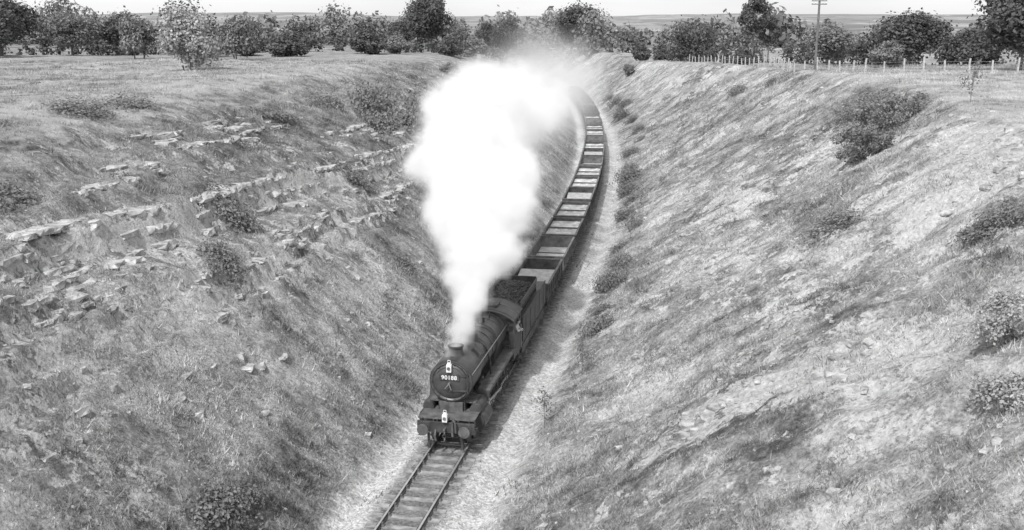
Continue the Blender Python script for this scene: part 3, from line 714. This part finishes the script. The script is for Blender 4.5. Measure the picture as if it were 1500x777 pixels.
# ---------------------------------------------------------------- steam
def volume(name,blobs,mn,mx_,vox,k,emis,nscale,namp,warp,soft,thr=0.0,step=1):
    m=bpy.data.materials.new(name+'_mat'); m.use_nodes=True; t=m.node_tree; t.nodes.clear(); N=NT(t)
    try: m.cycles.volume_step_rate=step
    except Exception as ex: print(ex)
    out=N.n('ShaderNodeOutputMaterial'); d=attr(N,'density'); ds=N.math('MULTIPLY',d,k)
    s=N.n('ShaderNodeVolumeScatter'); s.inputs['Color'].default_value=(.97,.97,.97,1); N.set(s.inputs['Density'],ds); s.inputs['Anisotropy'].default_value=0.0
    e=N.n('ShaderNodeEmission'); e.inputs[0].default_value=(1,1,1,1); N.set(e.inputs[1],N.math('MULTIPLY',ds,emis))  # added glow stands in for light scattered repeatedly inside the cloud
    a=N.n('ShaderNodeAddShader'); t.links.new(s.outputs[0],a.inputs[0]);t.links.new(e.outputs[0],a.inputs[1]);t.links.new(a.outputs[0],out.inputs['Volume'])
    me=bpy.data.meshes.new(name); me.from_pydata([(0,0,0)],[],[]); me.materials.append(m); o=link(bpy.data.objects.new(name,me))
    ng=bpy.data.node_groups.new(name,'GeometryNodeTree'); ng.interface.new_socket('Geometry',in_out='INPUT',socket_type='NodeSocketGeometry'); ng.interface.new_socket('Geometry',in_out='OUTPUT',socket_type='NodeSocketGeometry')
    G=NT(ng); go=G.n('NodeGroupOutput'); pos=G.n('GeometryNodeInputPosition').outputs[0]
    nz=G.n('ShaderNodeTexNoise'); G.set(nz.inputs['Vector'],pos); nz.inputs['Scale'].default_value=nscale; nz.inputs['Detail'].default_value=4; nz.inputs['Roughness'].default_value=.6
    nc=nz.outputs[1]
    w=G.n('ShaderNodeVectorMath',operation='SUBTRACT'); G.set(w.inputs[0],nc); w.inputs[1].default_value=(.5,.5,.5)
    w2=G.n('ShaderNodeVectorMath',operation='SCALE'); G.set(w2.inputs[0],w.outputs[0]); w2.inputs['Scale'].default_value=warp
    w3=G.n('ShaderNodeVectorMath',operation='ADD'); G.set(w3.inputs[0],pos); G.set(w3.inputs[1],w2.outputs[0])
    acc=None
    for (x,y,z,r,wt) in blobs:
        dd=G.n('ShaderNodeVectorMath',operation='DISTANCE'); G.set(dd.inputs[0],w3.outputs[0]); dd.inputs[1].default_value=(x,y,z)
        v=G.math('MULTIPLY_ADD',dd.outputs['Value'],-wt/r,wt)
        acc=v if acc is None else G.math('SMOOTH_MAX',acc,v,.08)
    f=G.noise(pos,nscale*2.2,6,.62)
    v=G.math('ADD',acc,G.math('MULTIPLY',G.math('SUBTRACT',f,.5),namp))
    v=G.math('MULTIPLY',G.math('SUBTRACT',v,thr),soft,clamp=True)
    v=G.math('MULTIPLY',v,v)
    sp=G.n('ShaderNodeSeparateXYZ'); G.set(sp.inputs[0],pos)
    fade=G.math('POWER',G.mr(sp.outputs[1],54,84,1,.2),2.0) if name=='steam_plume' else G.mr(sp.outputs[1],80,170,1,.4)
    v=G.math('MULTIPLY',v,fade)
    vc=G.n('GeometryNodeVolumeCube'); G.set(vc.inputs['Density'],v); vc.inputs['Min'].default_value=mn; vc.inputs['Max'].default_value=mx_
    for ax,i in(('X',0),('Y',1),('Z',2)): vc.inputs['Resolution '+ax].default_value=int((mx_[i]-mn[i])/vox)
    sm=G.n('GeometryNodeSetMaterial'); sm.inputs['Material'].default_value=m
    ng.links.new(vc.outputs[0],sm.inputs[0]); ng.links.new(sm.outputs[0],go.inputs[0])
    o.modifiers.new('v','NODES').node_group=ng; return o
fwd=Vector((math.sin(-LR),math.cos(-LR),0)); ch=Vector(place(LY))+fwd*1.9; cx,cy=ch.x,ch.y
path=[(cx,cy,3.95,.45),(cx+.15,cy+.7,4.6,.7),(cx+.3,cy+2,5.4,1.05),(-1.9,45.8,6.2,1.5),(-1.75,48.5,7.0,2.1),(-1.5,52,7.9,2.8),(-1.9,55.5,8.8,3.3),(-2.5,59.5,9.7,3.8),(-2.5,64,10.4,4.0),(-1.4,69,10.9,4.2),(-.2,75,11.3,4.2),(1.6,80,11.6,3.8)]
blobs=[]; rr=random.Random(5)
for i in range(len(path)-1):
    a,b_=path[i],path[i+1]
    for f in(0,.5):
        q=[a[j]+(b_[j]-a[j])*f for j in range(4)]; blobs.append((q[0],q[1],q[2],q[3],1.0))
        if i>2:
            for s in range(2):
                t=rr.uniform(0,6.28); R=q[3]; blobs.append((q[0]+math.cos(t)*R*.65,q[1]+rr.uniform(-1,1),q[2]+math.sin(t)*R*.55,R*.55,1.0))
blobs.append((.1,50.5,6.0,.9,1)); blobs.append((.5,51.2,6.3,.6,1))
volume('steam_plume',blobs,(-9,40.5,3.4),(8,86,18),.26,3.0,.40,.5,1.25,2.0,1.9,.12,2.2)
path=[(-1.2,66,10.5,5.5),(-.8,76,11.0,6),(1,86,11.5,7),(2.5,98,11,7.5),(4.5,112,10,7.5),(7,128,9,7.5),(8,147,8.5,8),(8,165,9,8)]
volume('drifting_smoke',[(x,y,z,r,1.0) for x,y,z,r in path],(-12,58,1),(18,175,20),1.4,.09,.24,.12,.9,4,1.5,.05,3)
# ---------------------------------------------------------------- light, sky, camera
sd=Vector((-.42*.643,-.9075*.643,.766)).normalized()
S=bpy.data.lights.new('sun','SUN'); S.energy=3.2; S.angle=math.radians(1.0); S.color=(1,1,1)
so=link(bpy.data.objects.new('sun',S)); so.rotation_euler=(-sd).to_track_quat('-Z','Y').to_euler(); so.location=(0,0,60)
w=bpy.data.worlds.new('World'); scene.world=w; w.use_nodes=True; t=w.node_tree; t.nodes.clear(); N=NT(t)
sk=N.n('ShaderNodeTexSky'); sk.sky_type='NISHITA'; sk.sun_disc=False; sk.sun_elevation=math.asin(sd.z); sk.sun_rotation=math.atan2(sd.x,sd.y); sk.dust_density=3
bw=N.n('ShaderNodeRGBToBW'); N.set(bw.inputs[0],sk.outputs[0]); bg=N.n('ShaderNodeBackground'); bg.inputs[1].default_value=.12
tc_=N.n('ShaderNodeTexCoord'); sx_=N.n('ShaderNodeSeparateXYZ'); N.set(sx_.inputs[0],tc_.outputs['Generated'])
haze=N.mr(sx_.outputs[2],-.02,.55,6.8,2.3,True)
cl_=N.mr(N.noise(N.vscale(tc_.outputs['Generated'],(1,1,5)),3,4,.55),.35,.65,.9,1.08)
N.set(bg.inputs[0],N.gray(N.math('ADD',bw.outputs[0],N.math('MULTIPLY',haze,cl_)))); wo=N.n('ShaderNodeOutputWorld'); t.links.new(bg.outputs[0],wo.inputs[0])
cam=bpy.data.cameras.new('camera'); cam.lens=36; cam.sensor_width=36; cam.clip_end=20000; cam.clip_start=.5
co=link(bpy.data.objects.new('camera',cam)); co.location=(0,0,17.5); co.rotation_euler=(math.radians(90-13.6),0,0); scene.camera=co
scene.view_settings.view_transform='Standard'; scene.view_settings.look='None'; scene.view_settings.exposure=0
print('t script',time.time()-T0)
